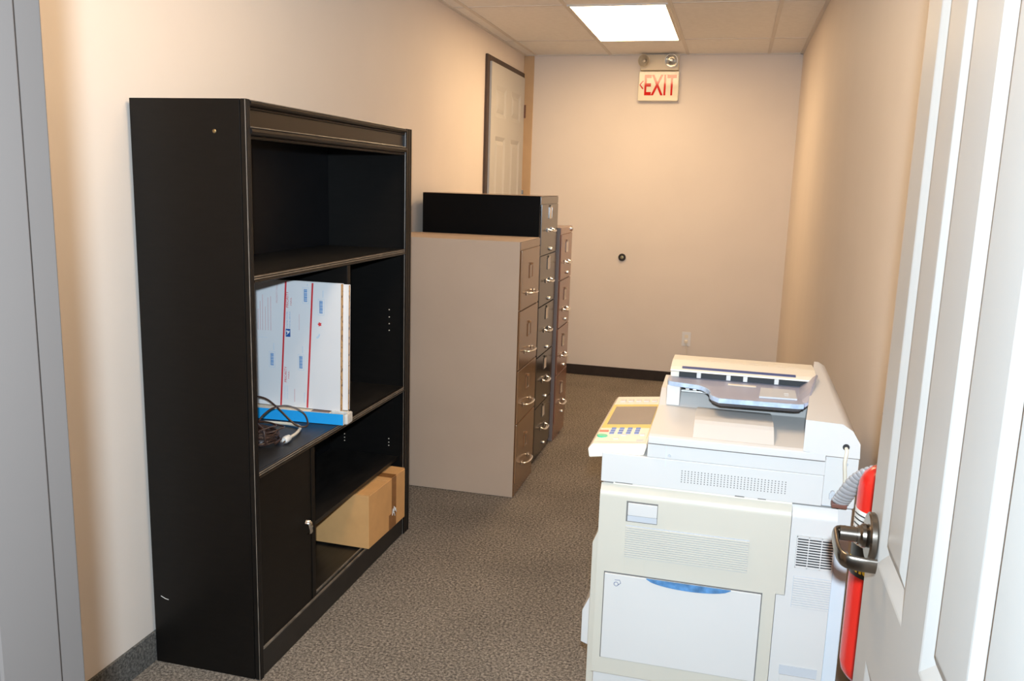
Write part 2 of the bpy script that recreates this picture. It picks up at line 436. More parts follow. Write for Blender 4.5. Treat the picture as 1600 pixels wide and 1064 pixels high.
obj('latch_plate', MB().box(FX + .006, FX + .029, FY - .0005, FY + .0012, LZ - .028, LZ + .028, .0005), M['nickel'], dr)
mb = MB()
for z in (.25, 1.05, 1.85): mb.tube([(FX + .040, .684, z - .045), (FX + .040, .684, z + .045)], .006, 10)
obj('hinge', mb, M['nickel'], dr)

# the closed door in the left wall
d2 = bpy.data.objects.new('door_2', None); COL.objects.link(d2); d2.location = (XL, 6.475, 0); d2['kind'] = 'structure'
dy0, dy1, dzt = 5.988, 6.966, 2.447
pl2 = [(.127, .412, 2.075, 2.300), (.570, .855, 2.075, 2.300), (.127, .412, 1.10, 1.940), (.570, .855, 1.10, 1.940), (.127, .412, .22, .94), (.570, .855, .22, .94)]
obj('door_leaf', door_leaf(dy1 - dy0, dzt, .03, pl2, lambda u, v, d: (XL + .034 - d, dy0 + u, v)), M['doorw'], d2, smooth=False)
mb = MB()
for a, b in ((5.932, dy0), (dy1, 7.008)): mb.box(XL, XL + .020, a, b, 0, 2.490, .003)
mb.box(XL, XL + .020, dy0, dy1, dzt, 2.490, .003)
obj('door_frame', mb, M['casing'], d2)
for z in (2.185, 1.50): 
    h = obj('hinge', MB().box(XL + .020, XL + .036, dy1 - .002, dy1 + .030, z - .05, z + .05, .002).tube([(XL + .040, dy1 + .006, z - .052), (XL + .040, dy1 + .006, z + .052)], .007, 10), M['hinge'] if z > 2 else M['nickel'], d2)

# ------------------------------------------------------------------ ceiling lights
def troffer(y0, y1, label, dm):
    x0, x1 = -1.038, -0.452
    t = thing('ceiling_light', label, 'ceiling light', ((x0 + x1) / 2, (y0 + y1) / 2, ZC - .004), 'troffers in the ceiling grid')
    mb = MB(); z0, z1 = ZC - .012, ZC - .0045
    mb.box(x0, x0 + .016, y0, y1, z0, z1).box(x1 - .016, x1, y0, y1, z0, z1).box(x0 + .016, x1 - .016, y0, y0 + .016, z0, z1).box(x0 + .016, x1 - .016, y1 - .016, y1, z0, z1)
    obj('frame', mb, M['grid'], t)
    obj('diffuser', MB().box(x0 + .016, x1 - .016, y0 + .016, y1 - .016, ZC - .009, ZC - .005), M[dm], t, smooth=False)
troffer(5.138, 6.370, 'lit white rectangular light panel in the ceiling near the exit sign', 'diffuser')
troffer(1.51, 2.71, 'light panel in the ceiling overhead, in front of the dark bookcase', 'diffuser_dim')

# ------------------------------------------------------------------ back wall fittings
ex = thing('exit_sign', 'cream exit sign with twin emergency lamps high on the back wall', 'exit sign', (-.654, YB, 2.39))
obj('housing', MB().box(-.805, -.503, YB - .062, YB - .0005, 2.512, ZC - .008, .010), M['exitbody'], ex)
obj('sign_panel', MB().box(-.812, -.494, YB - .058, YB - .0005, 2.280, 2.508, .009), M['exitface'], ex)
mb = text_mb('EXIT', .222, basis((-.640, YB - .0583, 2.392), (1, 0, 0), (0, 0, 1)), .0006, .003, .565)
obj('lettering', mb, M['exitred'], ex, smooth=False)
mb = MB()
for s in (1, -1):
    mb.prism([(-.803, 2.402 + 0), (-.776, 2.402 + s * .034), (-.768, 2.402 + s * .028), (-.792, 2.402)], 'y', YB - .0589, YB - .0577)
obj('arrow', mb, M['exitred'], ex, smooth=False)
for x, aim in ((-.757, -.35), (-.560, 0.0)):
    dv = Vector((aim, -1, -.12)).normalized(); side = dv.orthogonal().normalized()
    p0 = Vector((x, YB - .060, 2.585))
    prof = [(.020, 0), (.034, .012), (.046, .030), (.050, .045), (.050, .052), (.046, .052), (.040, .040), (.016, .022), (.001, .020)]
    mb = MB(); mb.lathe(prof, (0, 0, 0), 'z', 32)
    mt = Matrix.Translation(p0) @ dv.to_track_quat('Z', 'Y').to_matrix().to_4x4()
    bmesh.ops.transform(mb.bm, matrix=mt, verts=mb.bm.verts)
    hd = obj('lamp_head', mb, M['reflector'] if aim == 0 else M['exitbody'], ex)
    g = MB().lathe([(.001, .050), (.046, .049), (.047, .051), (.030, .056), (.001, .058)], (0, 0, 0), 'z', 28)
    bmesh.ops.transform(g.bm, matrix=mt, verts=g.bm.verts)
    obj('lens', g, M['glass'], hd)
    r = MB().lathe([(.001, .046), (.012, .044), (.014, .034), (.012, .022), (.001, .021)], (0, 0, 0), 'z', 16)
    bmesh.ops.transform(r.bm, matrix=mt, verts=r.bm.verts)
    obj('bulb', r, M['reflector'], hd)

bp_ = thing('door_bumper', 'small round dark door bumper on the bare back wall', 'door bumper', (-.873, YB, 1.026))
obj('rubber_ring', MB().lathe([(.001, -.0006), (.030, -.0006), (.031, -.012), (.026, -.020), (.019, -.020), (.016, -.010), (.001, -.010)], (-.873, YB, 1.026), 'y', 32), M['rubber'], bp_)
obj('centre_cap', MB().lathe([(.001, -.0105), (.0145, -.0105), (.0130, -.014), (.006, -.0145), (.005, -.012), (.001, -.012)], (-.873, YB, 1.026), 'y', 24), M['brass'], bp_)

ou = thing('wall_outlet', 'white wall outlet low on the back wall', 'outlet', (-.305, YB, .376))
obj('cover_plate', MB().box(-.341, -.269, YB - .006, YB - .0005, .316, .436, .003), M['mailwhite'], ou)
mb = MB()
for z in (.398, .356): mb.box(-.320, -.290, YB - .0078, YB - .006, z - .014, z + .014, .002)
obj('socket', mb, M['ivory'], ou)
mb = MB().box(-.316, -.294, YB - .034, YB - .0082, .345, .369, .005)
pc = obj('power_plug', mb, M['ivory'], loc=(-.305, YB - .02, .357))
tag(pc, 'ivory plug and thin cord in the outlet on the back wall', 'plug')
obj('cord', MB().tube(bez([(-.305, YB - .033, .352), (-.298, YB - .05, .31), (-.285, YB - .06, .20), (-.27, YB - .09, .06), (-.22, YB - .25, .006), (-.05, YB - .6, .006), (.2, YB - 1.0, .006)], 8), .003, 8), M['ivorywire'], pc)

# ------------------------------------------------------------------ bookcase
BX0, BX1, BY0, BY1, BZ = -1.750, -1.360, 2.214, 3.505, 1.815
bc = thing('bookcase', 'tall black open bookcase against the left wall', 'bookcase', ((BX0 + BX1) / 2, (BY0 + BY1) / 2, 0))
def fluted(mb, y0, y1, z0, z1):
    n = 3; wd = (y1 - y0) / n
    mb.box(BX1 - .022, BX1 - .003, y0, y1, z0, z1, .002)
    for k in range(n): mb.tube([(BX1 - .003, y0 + (k + .5) * wd, z0 + .001), (BX1 - .003, y0 + (k + .5) * wd, z1 - .001)], wd * .46, 10, flat=.35, up=(1, 0, 0))
for y0, y1, fy0, fy1 in ((BY0, BY0 + .020, BY0, BY0 + .020), (BY1 - .03, BY1, BY1 - .066, BY1)):
    sp = obj('side_panel', MB().box(BX0, BX1 - .024, y0, y1, 0, BZ, .002), M['black'], bc)
    mb = MB(); fluted(mb, fy0, fy1, 0.0, BZ)
    mb.tube([(BX1 - .006, fy0 - .0005, 0.002), (BX1 - .006, fy0 - .0005, BZ - .002)], .0014, 8, mi=1)  # pale bead paints the light line along the stile
    obj('edge_moulding', mb, [M['stile'], M['wornglint']], sp)
    if y0 == BY0:
        obj('screw_cap', MB().lathe([(.001, -.0025), (.004, -.0022), (.006, 0), (.001, 0)], (-1.468, BY0, 1.723), 'y', 16), M['brass'], sp)
        obj('scratch', MB().tube([(-1.722, BY0 - .0002, .238), (-1.706, BY0 - .0002, .231), (-1.694, BY0 - .0002, .229)], .0012, 5), M['tagwhite'], sp)
IY0, IY1 = BY0 + .0205, BY1 - .0305
obj('back_panel', MB().box(BX0 + .001, BX0 + .009, IY0, IY1, .02, BZ - .01), M['blackin'], bc)
obj('top_panel', MB().box(BX0 + .0095, BX1 - .03, IY0, IY1, BZ - .035, BZ - .017, .001), M['black'], bc)
FY0, FY1 = BY0 + .0205, BY1 - .0665
mb = MB()
mb.box(BX1 - .026, BX1 - .013, FY0, FY1, 1.705, BZ - .004)
prof_t = [(BX1 - .013, 1.786), (BX1 - .008, 1.788), (BX1 - .006, 1.792), (BX1 - .010, 1.795), (BX1 - .003, 1.799), (BX1 + .001, 1.804), (BX1 + .001, 1.809), (BX1 - .004, 1.812), (BX1 - .013, 1.812)]
prof_b = [(BX1 - .013, 1.706), (BX1 - .007, 1.707), (BX1 - .005, 1.711), (BX1 - .009, 1.714), (BX1 - .001, 1.718), (BX1 + .003, 1.725), (BX1 + .002, 1.732), (BX1 - .003, 1.736), (BX1 - .008, 1.737), (BX1 - .013, 1.741)]
mb.prism(prof_t, 'y', FY0, FY1).prism(prof_b, 'y', FY0, FY1)
for x, z in ((BX1 - .002, 1.7375), (BX1 - .0035, 1.8125)): mb.tube([(x, FY0, z), (x, FY1, z)], .0016, 8, mi=1)  # pale beads paint highlight lines onto the crown
obj('crown_rail', mb, [M['blacktrim'], M['wornglint']], bc)
def shelf(z0, z1, m):
    s = obj('shelf', MB().box(BX0 + .0095, BX1 - .014, IY0, IY1 if False else FY1, z0, z1), m, bc)
    h = z1 - z0
    mb = MB().box(BX1 - .0138, BX1 - .004, FY0, FY1, z0 - .004, z1 + .0005, .002)
    for k in (.22, .5, .80): mb.tube([(BX1 - .004, FY0, z0 - .004 + (h + .004) * k), (BX1 - .004, FY1, z0 - .004 + (h + .004) * k)], h * (.17 if k < .4 else .10), 8, mi=0 if k < .4 else 1)  # two paler ridges: edge wear and highlight in one colour
    obj('edge_moulding', mb, [M['blacktrim'], M['wornglint']], s)
shelf(1.289, 1.309, M['blackdust'])
shelf(.678, .698, M['blackdust'])
obj('divider', MB().box(BX0 + .0095, BX1 - .006, 2.872, 2.900, .6985, 1.2845, .002), M['black'], bc)
# base deck, sliding track and plinth
dk = obj('base_deck', MB().box(BX0 + .0095, BX1 - .006, IY0, FY1, .078, .098).box(BX1 - .022, BX1 - .008, IY0, FY1, 0, .077), M['blackdust'], bc)
mb = MB()
for x in (BX1 - .0265, BX1 - .0075): mb.box(x, x + .006, FY0, FY1, .0985, .106, .001)
obj('sliding_track', mb, M['wornglint'], dk)
sd = obj('sliding_door', MB().box(BX1 - .0195, BX1 - .0085, FY0 + .001, 2.602, .0985, .672, .0015), M['black'], bc)
obj('edge_strip', MB().box(BX1 - .0083, BX1 - .006, 2.575, 2.602, .105, .670, .001), M['black'], sd)
mb = MB()
mb.tube(bez([(BX1 - .006, 2.524, .421), (BX1 + .010, 2.528, .416), (BX1 + .013, 2.531, .400), (BX1 + .010, 2.538, .378), (BX1 - .003, 2.545, .367)], 6), [.004] + [.009] * 12 + [.007] * 11 + [.005], 12, flat=.5, up=(1, 0, 0))
obj('door_pull', mb, M['chrome'], sd)
obj('loose_shelf', MB().box(BX0 + .012, -1.400, 2.61, IY1 - .010, .346, .362, .001), M['blackdust'], bc)
for x in (-1.45, -1.67):
    for z in (.405, .42, .437, .94, .97, 1.0, 1.033):
        obj('shelf_pin_hole', MB().lathe([(.001, -.001), (.0028, -.001), (.0028, 0), (.001, 0)], (x, IY1, z), 'y', 8), M['card_label'], bc)

# --- things in the bookcase
# carton in the lower compartment
cb = thing('cardboard_box', 'brown cardboard carton with packing tape in the bookcase lower compartment', 'box', (-1.505, 3.21, .1065))
mt = Matrix.Translation((-1.342, 3.207, .1065)) @ Matrix.Rotation(math.radians(-1.5), 4, 'Z')
obj('carton', MB().box(-.33, 0, -.186, .186, 0, .228, .003, mtx=mt), M['kraft'], cb)
mb = MB()
mb.box(-.327, -.002, -.185, -.004, .2283, .231, .0008, mtx=mt).box(-.327, -.002, .004, .185, .2283, .231, .0008, mtx=mt)
obj('top_flap', mb, M['kraft'], cb)
mb = MB()
mb.box(.0003, .0011, .040, .086, .004, .229, mtx=mt).box(-.20, .0011, .040, .086, .2312, .2322, mtx=mt)
mb.box(.0012, .002, .010, .050, .002, .070, mtx=mt @ Matrix.Translation((0, .0, 0)) @ Matrix.Rotation(math.radians(-22), 4, 'X') if False else mt)
obj('packing_tape', mb, M['tape'], cb)
mb = MB()
for k, (a, b) in enumerate(((.044, .075), (.056, .082), (.069, .071), (.052, .060))):
    mb.tube([mt @ Vector((.0024, a, .060 + k * .006)), mt @ Vector((.0024, a + .008, b + .012)), mt @ Vector((.0024, a + .018, b - .01))], .0016, 5)
obj('tape_wrinkle', mb, M['clear'], cb)

# flat cyan-sided box on the middle shelf
SZ = .6988
mtb = Matrix.Translation((-1.343, 2.782, SZ)) @ Matrix.Rotation(math.radians(3.5), 4, 'Z')
fb = thing('flat_box', 'long flat white box with a cyan side on the bookcase middle shelf', 'box', (-1.53, 2.79, SZ))
obj('tray_base', MB().box(-.380, 0, .0015, .060, 0, .043, .002, mtx=mtb), M['ivory'], fb)
obj('cyan_side', MB().box(-.380, .0, 0, .0012, .001, .0425, mtx=mtb), M['cyan'], fb)
obj('dark_patch', MB().box(-.130, -.058, .005, .050, .0432, .044, mtx=mtb), mat('mauve_grey_print', (.18, .13, .125, 1), .5), fb)
mb = MB().box(-.050, .012, .003, .010, .0435, .050, .003, mtx=mtb).box(.0005, .016, .004, .058, .002, .0435, .006, mtx=mtb)
for k in range(5): mb.tube([mtb @ Vector((-.045 + k * .013, .003, .050)), mtb @ Vector((-.03 + k * .012, 0.006, .0525)), mtb @ Vector((-.04 + k * .013, .0095, .050))], .0018, 6)
obj('end_wrap', mb, M['clear'], fb)

# folded white mailing boxes leaning on the divider
BZ0 = SZ + .0465
lean = math.radians(-1.6)
def mail_panel(name, label, x0, x1, y, zt, th, extras):
    t = thing(name, label, 'mailing box', ((x0 + x1) / 2, y, BZ0), 'folded mailing boxes in the bookcase')
    mtm = Matrix.Translation((0, y, BZ0)) @ Matrix.Rotation(lean, 4, 'X')
    H = zt - BZ0
    obj('front_card', MB().box(x0, x1, 0, .002, 0, H, mtx=mtm), M['mailwhite'], t)
    obj('corrugated_edge', MB().box(x0 + .003, x1 - .0006, 0.0021, th - .0021, .001, H - .002, mtx=mtm), M['corr'], t)
    obj('back_card', MB().box(x0, x1, th - .002, th, 0, H, mtx=mtm), M['mailwhite'], t)
    return t, mtm, H
tm, mtm, H = mail_panel('mailing_box', 'folded white printed mailing box in front, leaning in the bookcase', -1.738, -1.365, 2.803, 1.222, .024, 1)
mail_panel('mailing_box', 'folded white mailing box behind the printed one, against the divider', -1.734, -1.346, 2.829, 1.217, .015, 0)
U = mtm.to_3x3() @ Vector((0, 0, 1)); Nn = mtm.to_3x3() @ Vector((0, -1, 0))
def mp(x, z, o=.0006): return mtm @ Vector((x, -o, z - BZ0))
def patch(mb, x0, x1, z0, z1, o=.0006):
    mb.box(x0, x1, -o, -.0001, z0 - BZ0, z1 - BZ0, mtx=mtm)
def one(name, m, x0, x1, z0, z1, o=.0006):
    mb = MB(); patch(mb, x0, x1, z0, z1, o); obj(name, mb, m, tm, smooth=False)
for xt, xb in ((-1.587, -1.609), (-1.478, -1.499)):
    zt, zb = 1.219, BZ0 + .002
    lo = [mp(xb - .0035, zb, .0001), mp(xb + .0035, zb, .0001), mp(xt + .0035, zt, .0001), mp(xt - .0035, zt, .0001)]
    hi = [v + Nn * .0005 for v in lo]
    obj('red_stripe', MB().loft(lo, hi), M['mailred'], tm, smooth=False)
def vtext(txt, x, z, length, h, m):
    mb = text_mb(txt, 1.0, Matrix.Identity(4), .0, 0)
    xs = [v.co.x for v in mb.bm.verts]; ys = [v.co.y for v in mb.bm.verts]
    lx, ly = max(xs) - min(xs), max(ys) - min(ys); cx, cy = (max(xs) + min(xs)) / 2, (max(ys) + min(ys)) / 2
    for v in mb.bm.verts:
        v.co = mp(x - (v.co.y - cy) / ly * h, z + (v.co.x - cx) / lx * length, .0006)
    obj('lettering', mb, m, tm, smooth=False)
vtext('PRIORITY', -1.581, 1.152, .060, .010, M['mailred'])
vtext('MAIL', -1.566, 1.146, .030, .005, M['mailred'])
vtext('PRIORITY', -1.589, .868, .060, .010, M['mailred'])
vtext('MAIL', -1.576, .868, .030, .005, M['mailred'])
vtext('UNITED STATES', -1.582, 1.077, .060, .005, M['mailblue'])
vtext('POSTAL SERVICE', -1.571, 1.077, .060, .005, M['mailblue'])
vtext('UNITED STATES', -1.592, .800, .050, .005, M['maillight'])
vtext('POSTAL SERVICE', -1.582, .800, .050, .005, M['maillight'])
vtext('PRIORITY MAIL', -1.624, 1.172, .070, .007, M['mailpink'])
for i, (x, zt) in enumerate(((-1.703, 1.11), (-1.694, 1.14), (-1.684, 1.165), (-1.672, 1.12), (-1.661, 1.155), (-1.650, 1.16))):
    one('fine_print', M['mailpink'], x - .0009, x + .0009, 1.030, zt)
one('fine_print', M['mailpink'], -1.553, -1.551, .765, .815)
one('fine_print', M['mailpink'], -1.533, -1.532, 1.04, 1.10)
one('fine_print', M['maillight'], -1.512, -1.510, .765, .805)
one('badge', M['logoblue'], -1.588, -1.569, 1.012, 1.042)
pts = [(-1.586, 1.017), (-1.573, 1.028), (-1.571, 1.036), (-1.578, 1.034), (-1.584, 1.038), (-1.586, 1.032), (-1.580, 1.026)]
obj('badge_emblem', MB().loft([mp(x, z, .0007) for x, z in pts], [mp(x, z, .0010) for x, z in pts]), M['mailwhite'], tm, smooth=False)
for (x, z) in ((-1.506, 1.171), (-1.443, 1.132), (-1.645, .921), (-1.525, .919)):
    hw, hh, e = .0125, .030, .0011
    mb = MB(); o = [(x - hw, z - hh), (x + hw, z - hh), (x + hw, z + hh), (x - hw, z + hh)]; q = [(x - hw + e, z - hh + e), (x + hw - e, z - hh + e), (x + hw - e, z + hh - e), (x - hw + e, z + hh - e)]
    for k in range(4):
        mb.quad(mp(*o[k], .0006), mp(*o[(k + 1) % 4], .0006), mp(*q[(k + 1) % 4], .0006), mp(*q[k], .0006))
    bmesh.ops.remove_doubles(mb.bm, verts=mb.bm.verts[:], dist=1e-6)
    obj('barcode_frame', mb, M['maillight'], tm, smooth=False)
    mb = MB(); zz = z - .023
    for wd in (.0045, .002, .003, .006, .002, .0045, .003, .002, .006, .003):
        patch(mb, x - .007, x + .006, zz, zz + wd); zz += wd + .0012
    patch(mb, x - .0070, x - .0050, z - .023, z + .024)
    obj('barcode', mb, M['mailblue'], tm, smooth=False)
    one('address_note', M['maillight'], x + .006, x + .008, z + .036, min(z + .062, 1.214))
pts = [(-1.449 + .009 * math.cos(k * PI / 5) * (1 if k % 2 else .6), 1.068 + .009 * math.sin(k * PI / 5) * (1 if k % 2 else .6)) for k in range(10)]
obj('recycling_mark', MB().loft([mp(a, b, .0001) for a, b in pts], [mp(a, b, .0006) for a, b in pts]), M['mailred'], tm, smooth=False)
pts = [(-1.463, 1.018), (-1.455, 1.025), (-1.450, 1.034), (-1.447, 1.028), (-1.452, 1.018), (-1.459, 1.013)]
obj('leaf_mark', MB().loft([mp(a, b, .0001) for a, b in pts], [mp(a, b, .0006) for a, b in pts]), M['maillight'], tm, smooth=False)
one('fold_line', M['maillight'], -1.735, -1.664, 1.0026, 1.0034)

# bundle of brown wire
wb = thing('wire_bundle', 'coiled bundle of thin brown wire on the bookcase middle shelf', 'wire', (-1.53, 2.50, SZ))
mb = MB()
for k in range(15):
    cx, cy = -1.535 + random.uniform(-.012, .012), 2.50 + random.uniform(-.01, .01)
    rx, ry = random.uniform(.055, .092), random.uniform(.045, .065)
    zc = SZ + .006 + k * .0036; tl = random.uniform(-.012, .012); ph = random.uniform(0, 6.28); sq = random.uniform(2.2, 3.5)
    pts = []
    for i in range(37):
        a = i / 36 * 2 * PI
        c, s_ = math.cos(a), math.sin(a)
        q = (abs(c) ** sq + abs(s_) ** sq) ** (-1 / sq)
        pts.append((cx + rx * c * q, cy + ry * s_ * q, max(SZ + .0035, zc + tl * math.cos(a + ph) + .004 * math.sin(3 * a + ph))))
    mb.tube(pts, .0028, 7)
obj('coil', mb, M['brownwire'], wb)
mb = MB().tube(bez([(-1.475, 2.46, SZ + .006), (-1.470, 2.452, SZ + .03), (-1.476, 2.455, SZ + .06), (-1.50, 2.47, SZ + .066), (-1.53, 2.50, SZ + .066), (-1.56, 2.54, SZ + .05)], 6), .0045, 8)
mb.tube(bez([(-1.452, 2.485, SZ + .007), (-1.452, 2.52, SZ + .012), (-1.47, 2.54, SZ + .012)], 6), .005, 8)
obj('tie', mb, M['brownwire'], wb)
mb = MB().tube(bez([(-1.56, 2.56, SZ + .055), (-1.56, 2.60, SZ + .070), (-1.545, 2.64, SZ + .085), (-1.505, 2.67, SZ + .088), (-1.455, 2.69, SZ + .062), (-1.43, 2.675, SZ + .028), (-1.437, 2.652, SZ + .0215), (-1.47, 2.645, SZ + .034),
                    (-1.53, 2.655, SZ + .075), (-1.59, 2.665, SZ + .108), (-1.65, 2.66, SZ + .115), (-1.71, 2.65, SZ + .112)], 10), .0032, 8)
obj('loose_loop', mb, M['brownwire'], wb)
# ivory power cord
pw = thing('power_cord', 'ivory power cord with moulded plug on the bookcase middle shelf', 'cord', (-1.45, 2.58, SZ))
mb = MB().tube(bez([(-1.725, 2.60, SZ + .030), (-1.70, 2.68, SZ + .009), (-1.62, 2.702, SZ + .0075), (-1.53, 2.712, SZ + .0075), (-1.475, 2.695, SZ + .008), (-1.452, 2.652, SZ + .009), (-1.440, 2.60, SZ + .009), (-1.436, 2.555, SZ + .010)], 8), .0055, 10)
obj('cord', mb, M['ivorywire'], pw)
mb = MB().tube([(-1.436, 2.557, SZ + .010), (-1.434, 2.545, SZ + .0125), (-1.432, 2.530, SZ + .0135), (-1.431, 2.515, SZ + .0135), (-1.431, 2.508, SZ + .0135)], [.007, .011, .0125, .0125, .009], 14)
obj('plug', mb, M['tagwhite'], pw)
mb = MB()
for dx in (-.006, .006): mb.box(-1.431 + dx - .001, -1.431 + dx + .001, 2.492, 2.509, SZ + .009, SZ + .016)
obj('plug_pin', mb, M['chrome'], pw)

# ------------------------------------------------------------------ filing cabinets
def cabinet(label, xf, xb, y0, y1, H, zl, mbody, mface, mside, hoff, loff, koff, hw, style):
    t = thing('filing_cabinet', label, 'filing cabinet', ((xf + xb) / 2, (y0 + y1) / 2, 0), 'filing cabinets along the left wall')
    e = .016
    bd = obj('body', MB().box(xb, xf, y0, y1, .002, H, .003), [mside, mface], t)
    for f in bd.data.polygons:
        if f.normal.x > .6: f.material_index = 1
    obj('top_rail', MB().box(xf + .0002, xf + .004, y0 + .002, y1 - .002, H - .041, H - .002, .0015), mface, t)
    obj('base_rail', MB().box(xf + .0002, xf + .002, y0 + e, y1 - e, .004, zl[-1] - .004, .001), mface, t)
    tops = [H - .044] + [z - .003 for z in zl[:-1]]; bots = [z + .003 for z in zl]
    yc = (y0 + y1) / 2
    for zt, zb in zip(tops, bots):
        d = obj('drawer', MB().box(xf + .0002, xf + .008, y0 + e, y1 - e, zb, zt, .003), mface, t)
        line = zb - .003; hz = line + hoff; xx = xf + .0082
        mb = MB()
        if style == 'arc':
            mb.tube(bez([(xx, yc - hw, hz), (xx + .018, yc - hw * .93, hz), (xx + .030, yc - hw * .5, hz), (xx + .033, yc, hz), (xx + .030, yc + hw * .5, hz), (xx + .018, yc + hw * .93, hz), (xx, yc + hw, hz)], 5), .0075, 10, flat=.6, up=(0, 0, 1))
            for s in (-1, 1): mb.box(xx, xx + .004, yc + s * hw - .014, yc + s * hw + .014, hz - .010, hz + .010, .0015)
        else:
            mb.tube(bez([(xx, yc - hw, hz + .006), (xx + .020, yc - hw * .95, hz), (xx + .027, yc - hw * .7, hz - .002), (xx + .029, yc, hz - .003), (xx + .027, yc + hw * .7, hz - .002), (xx + .020, yc + hw * .95, hz), (xx, yc + hw, hz + .006)], 5), .008, 10, flat=.7, up=(0, 0, 1))
            for s in (-1, 1): mb.box(xx, xx + .005, yc + s * hw - .018, yc + s * hw + .018, hz - .008, hz + .016, .0015)
        obj('handle', mb, M['chrome'], d)
        lz = line + loff; lh, lw = .034, .034
        mb = MB()
        for a in ((yc - lw, yc + lw, lz + lh - .005, lz + lh), (yc - lw, yc + lw, lz - lh, lz - lh + .005), (yc - lw, yc - lw + .005, lz - lh, lz + lh), (yc + lw - .005, yc + lw, lz - lh, lz + lh)):
            mb.box(xx, xx + .004, *a, .001)
        mb.tube([(xx + .003, yc, lz + lh), (xx + .004, yc, lz + lh + .010)], .008, 8)
        obj('label_holder', mb, M['chrome'] if style != 'arc' else mface, d)
        obj('label_card', MB().box(xx, xx + .0015, yc - lw + .005, yc + lw - .005, lz - lh + .005, lz + lh - .005), M['card_label'] if style != 'arc' else mface, d)
        if koff:
            obj('thumb_latch', MB().lathe([(.001, 0), (.010, 0), (.010, .008), (.007, .013), (.001, .014)], (xx, yc + .03, line + koff), 'x', 14), M['chrome'], d)
    return t
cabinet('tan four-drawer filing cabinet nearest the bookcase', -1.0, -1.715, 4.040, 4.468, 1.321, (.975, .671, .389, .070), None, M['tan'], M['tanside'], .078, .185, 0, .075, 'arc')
t2 = cabinet('tall black five-drawer filing cabinet behind the tan one', -1.028, -1.712, 4.583, 5.052, 1.536, (1.208, .918, .627, .327, .035), None, M['blkfront'], M['blkside'], .135, .235, .026, .055, 'grip')
obj('top_sheen', MB().box(-1.712, -1.024, 4.583, 5.052, 1.5364, 1.5385, .0008), M['tan'], t2)  # thin tan layer paints the light reflected by the black top
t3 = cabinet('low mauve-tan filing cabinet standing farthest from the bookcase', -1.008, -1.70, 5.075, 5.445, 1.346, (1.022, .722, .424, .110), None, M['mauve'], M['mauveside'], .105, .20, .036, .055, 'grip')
obj('lock', MB().lathe([(.001, 0), (.012, 0), (.012, .012), (.009, .014), (.001, .014)], (-1.007, 5.415, 1.326), 'x', 16), M['chrome'], t3)

# ------------------------------------------------------------------ copier
YN = 2.08
cp = thing('photocopier', 'white office photocopier with a document feeder beside the right wall', 'photocopier', (.02, 2.36, 0))
obj('body', MB().box(-.280, .300, YN + .022, 2.64, .05, .842, .006).box(.3005, .335, YN + .03, 2.64, .05, .842, .004), M['white'], cp)
mb = MB()
for x in (-.25, .28):
    for y in (2.14, 2.60): mb.tube([(x, y - .012, .025), (x, y + .012, .025)], .025, 16)
obj('caster', mb, M['rubber'], cp)
# front (aisle) covers bulging past the body
obj('front_cover', MB().prism([(-.2805, .075), (-.302, .09), (-.302, .66), (-.2805, .715)], 'y', YN + .05, 2.62, bev=.003), M['cream'], cp)
obj('drawer_grip', MB().prism([(-.3025, .355), (-.322, .362), (-.322, .455), (-.3025, .500)], 'y', YN + .06, 2.60, bev=.002), M['white'], cp)
# near side: big cream cover with gentle bulge
prof = [(YN + .0215, .075), (YN - .002, .095), (YN - .002, .79), (YN + .004, .812), (YN + .0215, .842)]
sc_ = obj('side_cover', MB().prism([(YN + .0215, .61), (YN + .0015, .61), (YN + .0015, .812), (YN + .004, .824), (YN + .009, .830), (YN + .0215, .8425)], 'x', -.281, .193).prism([(YN + .0215, .305), (YN + .0015, .315), (YN + .0015, .61), (YN + .0215, .61)], 'x', -.281, .172), M['cream'], cp)
mb = MB()
for k in range(14):
    z = .657 + k * .0060
    mb.box(-.210, .099, YN - .0035, YN - .0003, z, z + .0046, .0010)
obj('louvre', mb, M['cream'], sc_)
obj('louvre_backing', MB().box(-.210, .099, YN - .0002, YN + .0013, .655, .742), M['greyp'], sc_)
mb = MB().box(-.211, -.131, YN + .0002, YN + .0013, .752, .807)
obj('grip_shadow_gap', mb, M['seam'], sc_)
obj('release_grip', MB().box(-.207, -.132, YN - .004, YN - .0001, .770, .804, .002), M['white'], sc_)
obj('grip_pocket', MB().box(-.207, -.132, YN - .0012, YN - .0001, .754, .769, .0005), M['greyp'], sc_)
obj('square_recess', MB().box(-.209, -.157, YN + .0002, YN + .0012, .608, .654, .0005), M['cream'], sc_)
# bypass tray door
obj('tray_gap', MB().box(-.260, .141, YN + .0004, YN + .0013, .361, .607), M['seam'], sc_)
bt = obj('bypass_tray', MB().box(-.2575, .1385, YN - .005, YN + .0002, .3635, .6045, .002), M['white'], cp)
pts = [(-.149 + .213 * k / 16, .6045 - .0175 * (1 - (2 * k / 16 - 1) ** 2) ** .6) for k in range(17)]
mb = MB().prism(pts + [(.064, .6055), (-.149, .6055)], 'y', YN - .009, YN - .0052)
obj('blue_handle', mb, M['bluehandle'], bt)
mb = MB()
mb.tube([(-.226 + .0055 * math.cos(a * PI / 8), YN - .0054, .578 + .0055 * math.sin(a * PI / 8)) for a in range(17)], .0007, 5)
mb.tube([(-.230, YN - .0054, .589), (-.217, YN - .0054, .590), (-.214, YN - .0054, .582), (-.220, YN - .0054, .576)], .0007, 5)
obj('tray_icon', mb, M['navy'], bt)
